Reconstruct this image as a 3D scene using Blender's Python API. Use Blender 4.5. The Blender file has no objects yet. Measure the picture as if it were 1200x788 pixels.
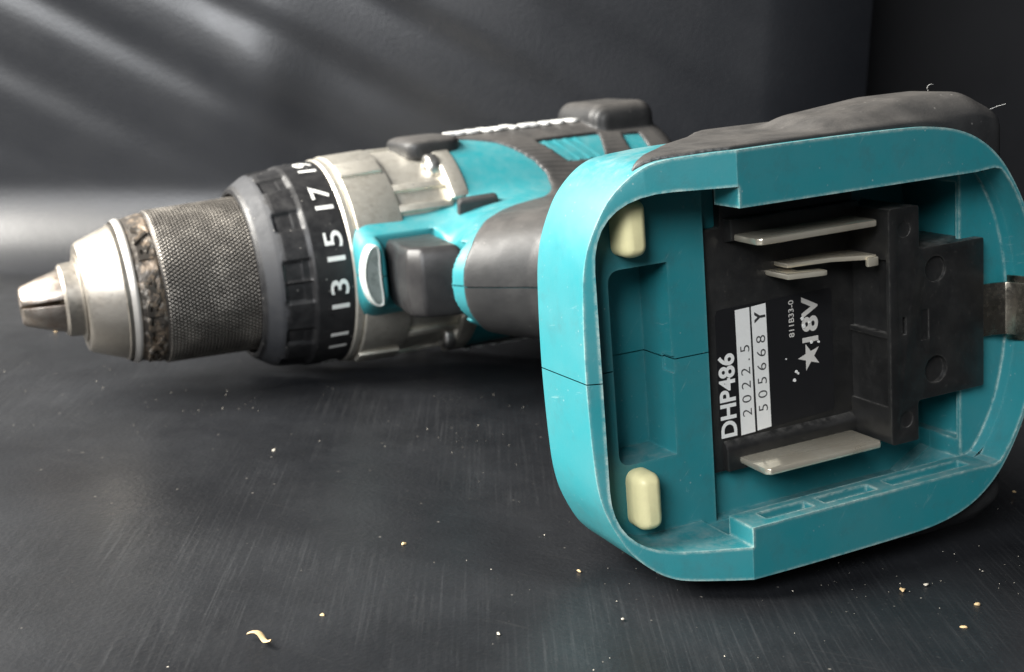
import bpy, bmesh, math, random
import numpy as np
from mathutils import Matrix, Vector

random.seed(4)
rng = np.random.default_rng(4)
scene = bpy.context.scene
COL = scene.collection
MM = 0.001
# the drill rests on the pads of its foot, the boss at its rear and the rim of its collar
REST_N = Vector((0.075, -0.0522, 1.0)).normalized()
T = REST_N.rotation_difference(Vector((0, 0, 1))).to_matrix().to_4x4() @ Matrix.Translation((0, -0.015, 0.0377))

# ------------------------------------------------------------------ camera
cam_data = bpy.data.cameras.new('camera')
cam = bpy.data.objects.new('camera', cam_data)
COL.objects.link(cam)
r_ = Vector((0.90178695, -0.42469876, -0.0800703))
d_ = Vector((-0.16670764, -0.17089723, -0.97108326))
f_ = Vector((0.39873407, 0.88905854, -0.22491342))
M = Matrix.Identity(4)
for i in range(3):
    M[i][0] = r_[i]; M[i][1] = -d_[i]; M[i][2] = -f_[i]
C_MM = Vector((-101.35, -184.74, 60.68))
for i in range(3):
    M[i][3] = C_MM[i] * MM
cam.matrix_world = T @ M
cam_data.sensor_fit = 'HORIZONTAL'
cam_data.sensor_width = 36.0
cam_data.lens = 36.0 * 1559.6 / 1200.0
cam_data.clip_start = 0.005
cam_data.clip_end = 20.0
cam_data.dof.use_dof = True
cam_data.dof.focus_distance = 0.235
cam_data.dof.aperture_fstop = cam_data.lens * 0.001 / 0.0014
scene.camera = cam

# ------------------------------------------------------------------ light
world = bpy.data.worlds.new('World')
scene.world = world
world.use_nodes = True
world.node_tree.nodes['Background'].inputs[0].default_value = (0.80, 0.86, 0.95, 1)
world.node_tree.nodes['Background'].inputs[1].default_value = 0.045


def area(name, loc, target, sx, sy, power, col):
    ld = bpy.data.lights.new(name, 'AREA')
    ld.shape = 'RECTANGLE'; ld.size = sx; ld.size_y = sy
    ld.energy = power; ld.color = col
    o = bpy.data.objects.new(name, ld)
    COL.objects.link(o)
    o.location = loc
    o.rotation_euler = (Vector(target) - Vector(loc)).to_track_quat('-Z', 'Y').to_euler()
    return o


area('window_light', (-0.50, 0.28, 0.44), (0.0, 0.10, 0.04), 0.46, 0.42, 24.0, (1.0, 0.965, 0.90))
area('room_light', (-0.62, -0.50, 0.52), (0.03, 0.05, 0.03), 0.42, 0.38, 10.5, (0.95, 0.97, 1.0))
scene.view_settings.view_transform = 'Standard'
scene.view_settings.look = 'None'
scene.view_settings.exposure = 0.0
scene.view_settings.gamma = 1.0


# ------------------------------------------------------------------ materials
class Mat:
    def __init__(self, name):
        self.m = bpy.data.materials.new(name)
        self.m.use_nodes = True
        self.nt = self.m.node_tree
        self.b = self.nt.nodes['Principled BSDF']
        tc = self.nt.nodes.new('ShaderNodeTexCoord')
        mp = self.nt.nodes.new('ShaderNodeMapping')
        mp.inputs['Scale'].default_value = (1000, 1000, 1000)
        self.nt.links.new(tc.outputs['Object'], mp.inputs['Vector'])
        self.co = mp.outputs['Vector']

    def put(self, sock, v):
        if hasattr(v, 'is_output'):
            self.nt.links.new(v, sock)
        elif isinstance(v, (tuple, list)) and len(v) == 3 and sock.type == 'RGBA':
            sock.default_value = (*v, 1)
        else:
            sock.default_value = v

    def scaled(self, sx, sy, sz, rot=(0, 0, 0)):
        src = self.co
        for sc_, ro in (((1, 1, 1), rot), ((sx, sy, sz), (0, 0, 0))):
            n = self.nt.nodes.new('ShaderNodeMapping')
            n.inputs['Scale'].default_value = sc_
            n.inputs['Rotation'].default_value = ro
            self.nt.links.new(src, n.inputs['Vector'])
            src = n.outputs['Vector']
        return src

    def noise(self, scale, detail=3.0, rough=0.55, co=None, dist=0.0):
        n = self.nt.nodes.new('ShaderNodeTexNoise')
        n.inputs['Scale'].default_value = scale
        n.inputs['Detail'].default_value = detail
        n.inputs['Roughness'].default_value = rough
        n.inputs['Distortion'].default_value = dist
        self.nt.links.new(co or self.co, n.inputs['Vector'])
        return n.outputs['Fac']

    def voronoi(self, scale, co=None, feature='F1'):
        n = self.nt.nodes.new('ShaderNodeTexVoronoi')
        n.feature = feature
        n.inputs['Scale'].default_value = scale
        self.nt.links.new(co or self.co, n.inputs['Vector'])
        return n.outputs['Distance']

    def wave(self, scale, co=None, dist=0.0):
        n = self.nt.nodes.new('ShaderNodeTexWave')
        n.inputs['Scale'].default_value = scale
        n.inputs['Distortion'].default_value = dist
        self.nt.links.new(co or self.co, n.inputs['Vector'])
        return n.outputs['Fac']

    def ramp(self, fac, a, b, lo=0.0, hi=1.0):
        n = self.nt.nodes.new('ShaderNodeMapRange')
        n.inputs['From Min'].default_value = a
        n.inputs['From Max'].default_value = b
        n.inputs['To Min'].default_value = lo
        n.inputs['To Max'].default_value = hi
        self.nt.links.new(fac, n.inputs['Value'])
        return n.outputs['Result']

    def math(self, op, a, b=0.0):
        n = self.nt.nodes.new('ShaderNodeMath'); n.operation = op
        self.put(n.inputs[0], a); self.put(n.inputs[1], b)
        return n.outputs[0]

    def mix(self, fac, a, b):
        n = self.nt.nodes.new('ShaderNodeMix'); n.data_type = 'RGBA'
        self.put(n.inputs['Factor'], fac)
        self.put(n.inputs['A'], a if not isinstance(a, tuple) else (*a, 1))
        self.put(n.inputs['B'], b if not isinstance(b, tuple) else (*b, 1))
        return n.outputs['Result']

    def edges(self, radius, lo=0.02, hi=0.2):
        bv = self.nt.nodes.new('ShaderNodeBevel'); bv.samples = 6
        bv.inputs['Radius'].default_value = radius * MM
        g = self.nt.nodes.new('ShaderNodeNewGeometry')
        vm = self.nt.nodes.new('ShaderNodeVectorMath'); vm.operation = 'DOT_PRODUCT'
        self.nt.links.new(bv.outputs[0], vm.inputs[0])
        self.nt.links.new(g.outputs['Normal'], vm.inputs[1])
        d = self.math('SUBTRACT', 1.0, vm.outputs['Value'])
        return self.ramp(d, lo, hi)

    def settled(self, lo=0.55, hi=0.95):
        g = self.nt.nodes.new('ShaderNodeNewGeometry')
        sp = self.nt.nodes.new('ShaderNodeSeparateXYZ')
        self.nt.links.new(g.outputs['Normal'], sp.inputs[0])
        return self.ramp(sp.outputs['Z'], lo, hi)

    def bump(self, h, strength, dist):
        n = self.nt.nodes.new('ShaderNodeBump')
        n.inputs['Strength'].default_value = strength
        n.inputs['Distance'].default_value = dist * MM
        self.nt.links.new(h, n.inputs['Height'])
        self.nt.links.new(n.outputs[0], self.b.inputs['Normal'])

    def set(self, **k):
        names = dict(color='Base Color', rough='Roughness', metal='Metallic', spec='Specular IOR Level',
                     trans='Transmission Weight', ior='IOR', coat='Coat Weight', coatr='Coat Roughness',
                     sss='Subsurface Weight', aniso='Anisotropic')
        for a, v in k.items():
            self.put(self.b.inputs[names[a]], v)
        return self


def teal_plastic(name, base, wear=1.0):
    m = Mat(name)
    e = m.edges(1.1, 0.012, 0.11)
    sy_ = m.nt.nodes.new('ShaderNodeSeparateXYZ'); m.nt.links.new(m.co, sy_.inputs[0])
    expo = m.math('MULTIPLY', m.ramp(sy_.outputs['Y'], 14.5, 11.5, 0.12, 1.0), m.ramp(m.noise(0.07, 4, 0.7), 0.32, 0.52, 0.30, 1.0))
    en = m.math('MULTIPLY', m.math('MULTIPLY', e, expo), m.ramp(m.noise(0.55, 6, 0.8), 0.34, 0.62))
    scr = m.ramp(m.noise(0.5, 6, 0.75, m.scaled(1, 1, 0.35, (0.3, 0.5, 0.6))), 0.67, 0.76)
    smudge = m.ramp(m.noise(0.07, 4, 0.6), 0.35, 0.75)
    speck = m.math('MULTIPLY', m.ramp(m.voronoi(0.6), 0.12, 0.05), m.ramp(m.noise(0.09, 4, 0.7), 0.5, 0.62))
    col = m.mix(m.math('MULTIPLY', smudge, 0.38), base, (base[0] + 0.055, base[1] * 0.85 + 0.03, base[2] * 0.82 + 0.03))
    grime = m.ramp(m.noise(0.16, 7, 0.72), 0.52, 0.72)
    col = m.mix(m.math('MULTIPLY', grime, 0.30 * wear), col, (0.05, 0.105, 0.11))
    hair = m.ramp(m.noise(1.0, 4, 0.8, m.scaled(0.12, 0.12, 1.6, (0.2, 0.9, 0.3))), 0.64, 0.72)
    col = m.mix(m.math('MULTIPLY', hair, 0.22 * wear), col, (0.40, 0.50, 0.48))
    col = m.mix(m.math('MULTIPLY', scr, 0.30 * wear), col, (0.45, 0.55, 0.52))
    col = m.mix(m.math('MULTIPLY', speck, 0.45 * wear), col, (0.50, 0.52, 0.48))
    set_ = m.math('MULTIPLY', m.settled(), m.ramp(m.noise(0.22, 7, 0.75), 0.40, 0.70))
    col = m.mix(m.math('MULTIPLY', set_, 0.42 * wear), col, (0.36, 0.38, 0.36))
    col = m.mix(m.math('MULTIPLY', en, 0.80 * wear), col, (0.50, 0.60, 0.54))
    m.set(color=col, rough=m.ramp(m.noise(0.12, 5, 0.65), 0.3, 0.75, 0.33, 0.56), spec=0.5)
    m.bump(m.noise(2.6, 4, 0.6), 0.16, 0.12)
    return m.m


TEAL = teal_plastic('teal_plastic', (0.019, 0.205, 0.232))
TEAL_BODY = teal_plastic('teal_plastic_body', (0.019, 0.205, 0.232), 0.45)


def rubber_mat(name, base, lo=0.52, hi=0.72, ribs=False):
    m = Mat(name)
    dust = m.ramp(m.noise(0.09, 6, 0.65), 0.35, 0.8)
    fine = m.ramp(m.noise(1.6, 4, 0.7), 0.62, 0.78)
    speck = m.ramp(m.voronoi(0.42), 0.11, 0.05)
    e = m.math('MULTIPLY', m.edges(0.9, 0.02, 0.2), m.ramp(m.noise(1.0, 5, 0.7), 0.4, 0.65))
    col = m.mix(m.math('MULTIPLY', dust, 0.55), base, (0.060, 0.059, 0.057))
    col = m.mix(m.math('MULTIPLY', fine, 0.25), col, (0.16, 0.145, 0.13))
    if ribs:
        set_ = m.math('MULTIPLY', m.settled(0.45, 0.95), m.ramp(m.noise(0.11, 6, 0.7), 0.30, 0.68, 0.25, 1.0))
        col = m.mix(m.math('MULTIPLY', set_, 0.62), col, (0.135, 0.125, 0.115))  # settled dust, laid on stronger to paint in the light on upward faces
    col = m.mix(m.math('MULTIPLY', m.math('MULTIPLY', speck, m.ramp(m.noise(0.06, 3), 0.45, 0.6)), 0.4), col, (0.30, 0.28, 0.26))
    col = m.mix(m.math('MULTIPLY', e, 0.4), col, (0.22, 0.2, 0.18))
    m.set(color=col, rough=m.ramp(m.noise(0.2, 4), 0.3, 0.7, lo, hi), spec=0.45)
    h = m.noise(3.2, 4, 0.65)
    if ribs:
        sp = m.nt.nodes.new('ShaderNodeSeparateXYZ'); m.nt.links.new(m.co, sp.inputs[0])
        y_, x_ = sp.outputs['Y'], sp.outputs['X']
        w = m.math('SINE', m.math('MULTIPLY', m.math('ADD', y_, m.math('MULTIPLY', x_, 0.06)), 4.6))
        mk = m.math('MULTIPLY', m.math('MULTIPLY', m.ramp(y_, 152, 154), m.ramp(y_, 172, 170)), m.math('MULTIPLY', m.ramp(x_, 56, 62), m.ramp(x_, 97, 92)))
        w2 = m.math('SINE', m.math('MULTIPLY', m.math('SUBTRACT', x_, m.math('MULTIPLY', y_, 0.8)), 5.2))
        mk2 = m.math('MULTIPLY', m.math('MULTIPLY', m.ramp(y_, 126, 131), m.ramp(y_, 145, 140)), m.ramp(x_, 34, 40))
        h = m.math('ADD', h, m.math('MULTIPLY', m.math('ADD', m.math('MULTIPLY', w, mk), m.math('MULTIPLY', w2, mk2)), 1.6))
    m.bump(h, 0.28, 0.18)
    return m.m


RUBBER = rubber_mat('dark_grey_rubber', (0.0175, 0.0178, 0.0185), 0.38, 0.56, True)
BLACKP = rubber_mat('black_plastic', (0.016, 0.016, 0.017))
TRIGM = rubber_mat('grey_trigger_plastic', (0.014, 0.0135, 0.015), lo=0.28, hi=0.42)


def black_term(name):
    m = Mat(name)
    dust = m.ramp(m.noise(0.11, 7, 0.7), 0.42, 0.8)
    fine = m.ramp(m.noise(1.2, 5, 0.75), 0.60, 0.75)
    e = m.math('MULTIPLY', m.edges(0.6, 0.02, 0.2), m.ramp(m.noise(0.8, 5, 0.7), 0.38, 0.62))
    col = m.mix(m.math('MULTIPLY', dust, 0.42), (0.012, 0.012, 0.012), (0.048, 0.046, 0.042))
    set_ = m.math('MULTIPLY', m.settled(), m.ramp(m.noise(0.5, 7, 0.8), 0.42, 0.66))
    col = m.mix(m.math('MULTIPLY', set_, 0.45), col, (0.26, 0.25, 0.23))
    col = m.mix(m.math('MULTIPLY', fine, 0.22), col, (0.16, 0.15, 0.13))
    col = m.mix(m.math('MULTIPLY', e, 0.35), col, (0.17, 0.16, 0.145))
    m.set(color=col, rough=m.ramp(m.noise(0.3, 5), 0.3, 0.7, 0.28, 0.50))
    m.bump(m.noise(2.2, 4, 0.6), 0.14, 0.10)
    return m.m


TERMBLACK = black_term('black_nylon')


def metal(name, col, rough, dirt=(0.12, 0.09, 0.06), amount=0.3, aniso=0.0, metallic=1.0, grain=None, bmp=0.14):
    m = Mat(name)
    d = m.ramp(m.noise(0.35, 6, 0.7), 0.48, 0.72)
    f = m.ramp(m.noise(2.2, 4, 0.7), 0.55, 0.75)
    c = m.mix(m.math('MULTIPLY', d, amount), col, dirt)
    c = m.mix(m.math('MULTIPLY', f, amount * 0.6), c, (dirt[0] * .6, dirt[1] * .6, dirt[2] * .6))
    m.set(color=c, rough=m.ramp(m.noise(0.8, 5, 0.7), 0.3, 0.75, rough - 0.08, rough + 0.14), metal=metallic, aniso=aniso)
    if grain:
        m.bump(m.noise(1.0, 4, 0.6, m.scaled(*grain)), 0.12, 0.08)
    else:
        m.bump(m.noise(1.5, 5, 0.65), bmp, 0.12)
    return m.m


CAST = metal('cast_silver_metal', (0.70, 0.665, 0.585), 0.34, (0.30, 0.26, 0.19), 0.36, metallic=0.72)
STEEL = metal('turned_steel', (0.42, 0.39, 0.345), 0.42, (0.30, 0.25, 0.2), 0.3, grain=(6, .2, .2))
JAWSTEEL = metal('jaw_steel', (0.36, 0.32, 0.28), 0.34, (0.16, 0.09, 0.06), 0.6)


def nickel_mat():
    m = Mat('nickel_plate')
    tarn = m.ramp(m.noise(0.12, 4, 0.6), 0.42, 0.72)
    rub_ = m.ramp(m.noise(0.8, 3, 0.6, m.scaled(0.12, 1.6, 1.6)), 0.5, 0.75)
    c = m.mix(m.math('MULTIPLY', tarn, 0.45), (0.92, 0.85, 0.69), (0.60, 0.50, 0.36))
    m.set(color=c, metal=0.7, rough=m.ramp(tarn, 0, 1, 0.16, 0.28))
    return m.m


NICKEL = nickel_mat()
SCREW = metal('zinc_screw', (0.50, 0.49, 0.47), 0.36, (0.08, 0.07, 0.06), 0.5)
SPRING = metal('spring_steel', (0.42, 0.38, 0.31), 0.22, (0.12, 0.1, 0.08), 0.4)


def knurl_mat():
    m = Mat('knurled_dark_steel')
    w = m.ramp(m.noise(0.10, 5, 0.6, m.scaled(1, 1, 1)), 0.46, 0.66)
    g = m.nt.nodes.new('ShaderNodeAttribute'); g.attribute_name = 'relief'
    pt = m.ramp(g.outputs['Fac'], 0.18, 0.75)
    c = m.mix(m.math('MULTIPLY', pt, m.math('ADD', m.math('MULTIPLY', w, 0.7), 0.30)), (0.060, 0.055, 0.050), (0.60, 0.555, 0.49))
    m.set(color=c, metal=0.75, rough=m.ramp(m.noise(0.6, 4), 0.3, 0.7, 0.34, 0.5))
    return m.m


KNURL = knurl_mat()


def ring_mat():
    m = Mat('worn_rusty_ring')
    sx = m.nt.nodes.new('ShaderNodeSeparateXYZ'); m.nt.links.new(m.co, sx.inputs[0])
    n = m.noise(0.30, 6, 0.72, m.scaled(1, 1, 1), 0.5)
    bias = m.ramp(sx.outputs['X'], -50, -44, -0.06, 0.05)
    c = m.mix(m.ramp(m.math('ADD', n, bias), 0.50, 0.56), (0.085, 0.075, 0.065), (0.25, 0.195, 0.145))
    c = m.mix(m.ramp(m.noise(0.35, 5, 0.7), 0.55, 0.68), c, (0.46, 0.42, 0.37))
    c = m.mix(m.ramp(sx.outputs['X'], -49.4, -49.9), c, (0.5, 0.48, 0.45))
    m.set(color=c, metal=0.55, rough=0.42)
    m.bump(m.noise(1.4, 5, 0.7), 0.25, 0.2)
    return m.m


RINGM = ring_mat()


def collar_mat():
    m = Mat('black_collar_plastic')
    sx = m.nt.nodes.new('ShaderNodeSeparateXYZ')
    m.nt.links.new(m.co, sx.inputs[0])
    # grey scuffing worn into the front bevel, with a ragged edge
    edge = m.math('ADD', sx.outputs['X'], m.ramp(m.noise(0.35, 5, 0.7), 0.2, 0.8, -1.6, 1.6))
    worn = m.math('MULTIPLY', m.ramp(edge, -13.0, -13.5), m.ramp(sx.outputs['X'], -18.0, -17.4))
    speck = m.ramp(m.voronoi(0.35), 0.09, 0.05)
    c = m.mix(m.math('MULTIPLY', worn, 0.85), (0.012, 0.012, 0.013), (0.036, 0.038, 0.043))
    c = m.mix(m.math('MULTIPLY', speck, 0.6), c, (0.4, 0.38, 0.35))
    c = m.mix(m.math('MULTIPLY', m.ramp(m.noise(0.2, 6, 0.7), 0.4, 0.8), 0.3), c, (0.07, 0.068, 0.066))
    m.set(color=c, rough=m.math('ADD', m.ramp(m.noise(0.4, 4), 0.3, 0.7, 0.36, 0.52), m.math('MULTIPLY', worn, 0.22)))
    m.bump(m.noise(1.6, 4, 0.65), 0.2, 0.14)
    return m.m


COLLAR = collar_mat()


def plain(name, col, rough=0.5, **k):
    m = Mat(name)
    v = m.ramp(m.noise(0.8, 4, 0.6), 0.3, 0.75)
    c = m.mix(m.math('MULTIPLY', v, 0.25), col, tuple(x * 0.72 for x in col))
    m.set(color=c, rough=rough, **k)
    return m.m


CREAM = plain('cream_rubber', (0.88, 0.81, 0.45), 0.42, sss=0.0)
WHITE = plain('white_print', (0.78, 0.78, 0.75), 0.5)
GREYPRINT = plain('grey_print', (0.60, 0.58, 0.54), 0.5)
STICKER = plain('black_sticker', (0.012, 0.012, 0.013), 0.33)
INK = plain('black_ink', (0.03, 0.03, 0.03), 0.6)
DARKHOLE = plain('dark_hole', (0.006, 0.006, 0.006), 0.7)


def lens_mat():
    m = Mat('clear_lens')
    m.set(color=(0.88, 0.91, 0.88), rough=0.08, trans=0.5, ior=1.5)
    m.bump(m.noise(0.5, 2), 0.3, 0.4)
    return m.m


LENS = lens_mat()
GLASSY = metal('reflector_behind_lens', (0.34, 0.40, 0.38), 0.14, (0.06, 0.09, 0.085), 0.7, metallic=0.35)
CRUMB = plain('tan_crumb', (0.50, 0.36, 0.19), 0.7)
PALECRUMB = plain('pale_crumb', (0.46, 0.42, 0.35), 0.7)


def sheet_mat(name, base, lo, hi, dusty=1.0, spec=0.5):
    m = Mat(name)
    lea = m.voronoi(0.9, m.co)
    fine = m.noise(1.3, 4, 0.6)
    # fine scratches drawn across the sheet, in worn patches
    scr = m.ramp(m.noise(1.0, 4, 0.75, m.scaled(1.9, 0.03, 1, (0, 0, 0.42))), 0.50, 0.78)
    scr2 = m.ramp(m.noise(1.0, 3, 0.7, m.scaled(0.05, 1.2, 1, (0, 0, 0.9))), 0.62, 0.74)
    patch = m.ramp(m.noise(0.014, 4, 0.6), 0.42, 0.62)
    film = m.ramp(m.noise(0.022, 6, 0.65), 0.40, 0.75)
    grit = m.ramp(m.noise(0.9, 6, 0.8), 0.60, 0.74)
    speck = m.ramp(m.voronoi(0.16), 0.05, 0.03)
    speck2 = m.ramp(m.voronoi(0.33), 0.045, 0.03)
    c = m.mix(m.math('MULTIPLY', film, 0.17 * dusty), base, (0.070, 0.074, 0.081))
    c = m.mix(m.math('MULTIPLY', m.math('MULTIPLY', scr, patch), 0.20 * dusty), c, (0.135, 0.138, 0.142))
    c = m.mix(m.math('MULTIPLY', scr2, 0.05 * dusty), c, (0.16, 0.155, 0.145))
    c = m.mix(m.math('MULTIPLY', m.math('MULTIPLY', grit, patch), 0.16 * dusty), c, (0.2, 0.19, 0.175))
    c = m.mix(m.math('MULTIPLY', speck, 0.42 * dusty), c, (0.28, 0.26, 0.23))
    c = m.mix(m.math('MULTIPLY', speck2, 0.22 * dusty), c, (0.22, 0.21, 0.19))
    m.set(color=c, rough=m.ramp(m.noise(0.018, 5, 0.65), 0.3, 0.7, lo, hi), spec=spec)
    h = m.math('ADD', m.math('MULTIPLY', lea, 0.6), m.math('MULTIPLY', fine, 0.8))
    m.bump(h, 0.20, 0.30)
    return m.m


SHEET = sheet_mat('black_vinyl', (0.0085, 0.0092, 0.0108), 0.27, 0.50, 1.0, 0.38)
WALLM = sheet_mat('black_vinyl_backdrop', (0.0085, 0.0095, 0.012), 0.31, 0.42, 0.15, 0.50)
PANELM = sheet_mat('black_panel', (0.020, 0.020, 0.022), 0.45, 0.6, 0.15, 0.5)


# ------------------------------------------------------------------ mesh helpers
def link(name, me, mat, parent=None):
    o = bpy.data.objects.new(name, me)
    COL.objects.link(o)
    if mat is not None:
        me.materials.clear(); me.materials.append(mat)
    if parent is not None:
        o.parent = parent
    return o


def smooth(me, ang=35):
    me.polygons.foreach_set('use_smooth', np.ones(len(me.polygons), bool))
    if ang is not None and ang < 180:
        me.set_sharp_from_angle(angle=math.radians(ang))
    me.update()


def raw(verts, faces, ang=35, name='part', fix=True):
    me = bpy.data.meshes.new(name)
    v = np.asarray(verts, float) * MM
    me.from_pydata(v.tolist(), [], [tuple(int(i) for i in f) for f in faces])
    if fix:
        bm = bmesh.new(); bm.from_mesh(me)
        bmesh.ops.recalc_face_normals(bm, faces=bm.faces[:])
        bm.to_mesh(me); bm.free()
    smooth(me, ang)
    return me


def bevelled(me, w, seg=2, ang=30, lim=35):
    bm = bmesh.new(); bm.from_mesh(me)
    bmesh.ops.remove_doubles(bm, verts=bm.verts[:], dist=1e-7)
    es = [e for e in bm.edges if len(e.link_faces) == 2 and e.calc_face_angle(0) > math.radians(ang)]
    bmesh.ops.bevel(bm, geom=es, offset=w * MM, offset_type='OFFSET', segments=seg, profile=0.5,
                    affect='EDGES', clamp_overlap=True)
    bm.to_mesh(me); bm.free()
    smooth(me, lim)
    return me


def loft(rings, cap=True, ang=35, closed=True):
    n = len(rings[0]); V = [p for r in rings for p in r]; Fc = []
    for i in range(len(rings) - 1):
        for j in range(n if closed else n - 1):
            k = (j + 1) % n
            Fc.append((i * n + j, i * n + k, (i + 1) * n + k, (i + 1) * n + j))
    if cap:
        Fc.append(tuple(range(n))[::-1]); Fc.append(tuple(range((len(rings) - 1) * n, len(rings) * n)))
    return raw(V, Fc, ang)


def box(x0, x1, y0, y1, z0, z1, bev=0.3, seg=2):
    V = [(x, y, z) for x in (x0, x1) for y in (y0, y1) for z in (z0, z1)]
    Fc = [(0, 1, 3, 2), (4, 6, 7, 5), (0, 4, 5, 1), (2, 3, 7, 6), (0, 2, 6, 4), (1, 5, 7, 3)]
    me = raw(V, Fc)
    return bevelled(me, bev, seg) if bev else me


def prism_y(poly, y0, y1, bev=0.0, seg=2):
    """polygon in (x, z) extruded along y"""
    me = loft([[(x, y0, z) for x, z in poly], [(x, y1, z) for x, z in poly]])
    return bevelled(me, bev, seg) if bev else me


def prism_z(poly, z0, z1, bev=0.0, seg=2):
    me = loft([[(x, y, z0) for x, y in poly], [(x, y, z1) for x, y in poly]])
    return bevelled(me, bev, seg) if bev else me


def round_poly(pts, r, n=6):
    """pts with per-corner radius -> rounded polygon"""
    out = []; N = len(pts)
    for i in range(N):
        p = np.array(pts[i], float); a = np.array(pts[i - 1], float); b = np.array(pts[(i + 1) % N], float)
        ri = r[i] if hasattr(r, '__len__') else r
        if ri <= 0:
            out.append(tuple(p)); continue
        u = (a - p) / np.linalg.norm(a - p); w = (b - p) / np.linalg.norm(b - p)
        ang = math.acos(np.clip(u @ w, -1, 1)); t = ri / math.tan(ang / 2)
        for s in np.linspace(0, 1, n):
            q0 = p + u * t; q1 = p + w * t
            out.append(tuple((1 - s) ** 2 * q0 + 2 * s * (1 - s) * p + s * s * q1))
    return out


HY = 181.0


def ax(x, r, a):
    """point on the head: a = 0 towards the handle, 90 deg = up"""
    return (x, HY - r * math.cos(a), r * math.sin(a))


def lathe(prof, n=96, ang=30, closed_prof=False):
    rings = [[ax(x, r, 2 * math.pi * j / n) for j in range(n)] for x, r in prof]
    return loft(rings, cap=not closed_prof, ang=ang)


def sector(prof, a0, a1, n=14, bev=0.35):
    """closed (x, r) profile swept through an arc about the head axis"""
    rings = [[ax(x, r, math.radians(a0 + (a1 - a0) * j / n)) for x, r in prof] for j in range(n + 1)]
    me = loft(rings)
    return bevelled(me, bev, 2) if bev else me


def boolean(base, cutters, op='DIFFERENCE'):
    o = link('tmp', base, None)
    tmp = [o]
    for c in cutters:
        co = link('tmpc', c, None); tmp.append(co)
        md = o.modifiers.new('b', 'BOOLEAN'); md.object = co; md.operation = op; md.solver = 'EXACT'
    bpy.context.view_layer.update()
    dg = bpy.context.evaluated_depsgraph_get()
    me = bpy.data.meshes.new_from_object(o.evaluated_get(dg))
    for t in tmp:
        d = t.data; bpy.data.objects.remove(t); bpy.data.meshes.remove(d)
    return me


def half(me, zc, keep_up):
    bm = bmesh.new(); bm.from_mesh(me)
    r = bmesh.ops.bisect_plane(bm, geom=bm.verts[:] + bm.edges[:] + bm.faces[:], dist=1e-9,
                               plane_co=(0, 0, zc * MM), plane_no=(0, 0, 1),
                               clear_outer=not keep_up, clear_inner=keep_up)
    out = bpy.data.meshes.new('half'); bm.to_mesh(out); bm.free()
    return out


def text_mesh(body, size, place, extrude=0.0, bold=0.0, width=None, shear=0.0, subdiv=0):
    """lettering as mesh; place(u, v, w) maps text mm coordinates to drill coordinates"""
    cu = bpy.data.curves.new('t', 'FONT'); cu.body = body; cu.size = size
    cu.extrude = extrude; cu.offset = bold; cu.shear = shear; cu.resolution_u = 4
    o = bpy.data.objects.new('t', cu); COL.objects.link(o)
    bpy.context.view_layer.update()
    me = bpy.data.meshes.new_from_object(o.evaluated_get(bpy.context.evaluated_depsgraph_get()))
    bpy.data.objects.remove(o); bpy.data.curves.remove(cu)
    bm = bmesh.new(); bm.from_mesh(me)
    if subdiv:
        bmesh.ops.subdivide_edges(bm, edges=bm.edges[:], cuts=subdiv)
    xs = [v.co.x for v in bm.verts]; x0, x1 = min(xs), max(xs)
    sx = (width / (x1 - x0)) if width else 1.0
    for v in bm.verts:
        v.co = Vector(place((v.co.x - x0) * sx, v.co.y, v.co.z)) * MM
    bm.to_mesh(me); bm.free()
    return me


def tag(o, label, cat, group=None):
    o['label'] = label; o['category'] = cat
    if group: o['group'] = group
    return o


# ------------------------------------------------------------------ signed-distance modelling (moulded housing)
def poly_sdf(poly, X, Y):
    P = np.array(poly, float); d = np.full(np.broadcast(X, Y).shape, 1e9); s = np.zeros(d.shape, bool)
    for i in range(len(P)):
        a = P[i - 1]; b = P[i]
        e = b - a; wx = X - a[0]; wy = Y - a[1]
        t = np.clip((wx * e[0] + wy * e[1]) / (e @ e), 0, 1)
        d = np.minimum(d, np.hypot(wx - e[0] * t, wy - e[1] * t))
        c = ((a[1] > Y) != (b[1] > Y))
        with np.errstate(divide='ignore', invalid='ignore'):
            xi = a[0] + (Y - a[1]) * e[0] / (e[1] if e[1] else 1e-9)
        s ^= c & (X < xi)
    return np.where(s, -d, d)


def smin(a, b, k):
    h = np.clip(0.5 + 0.5 * (b - a) / k, 0, 1)
    return b + (a - b) * h - k * h * (1 - h)


def smax(a, b, k):
    return -smin(-a, -b, k)


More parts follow.
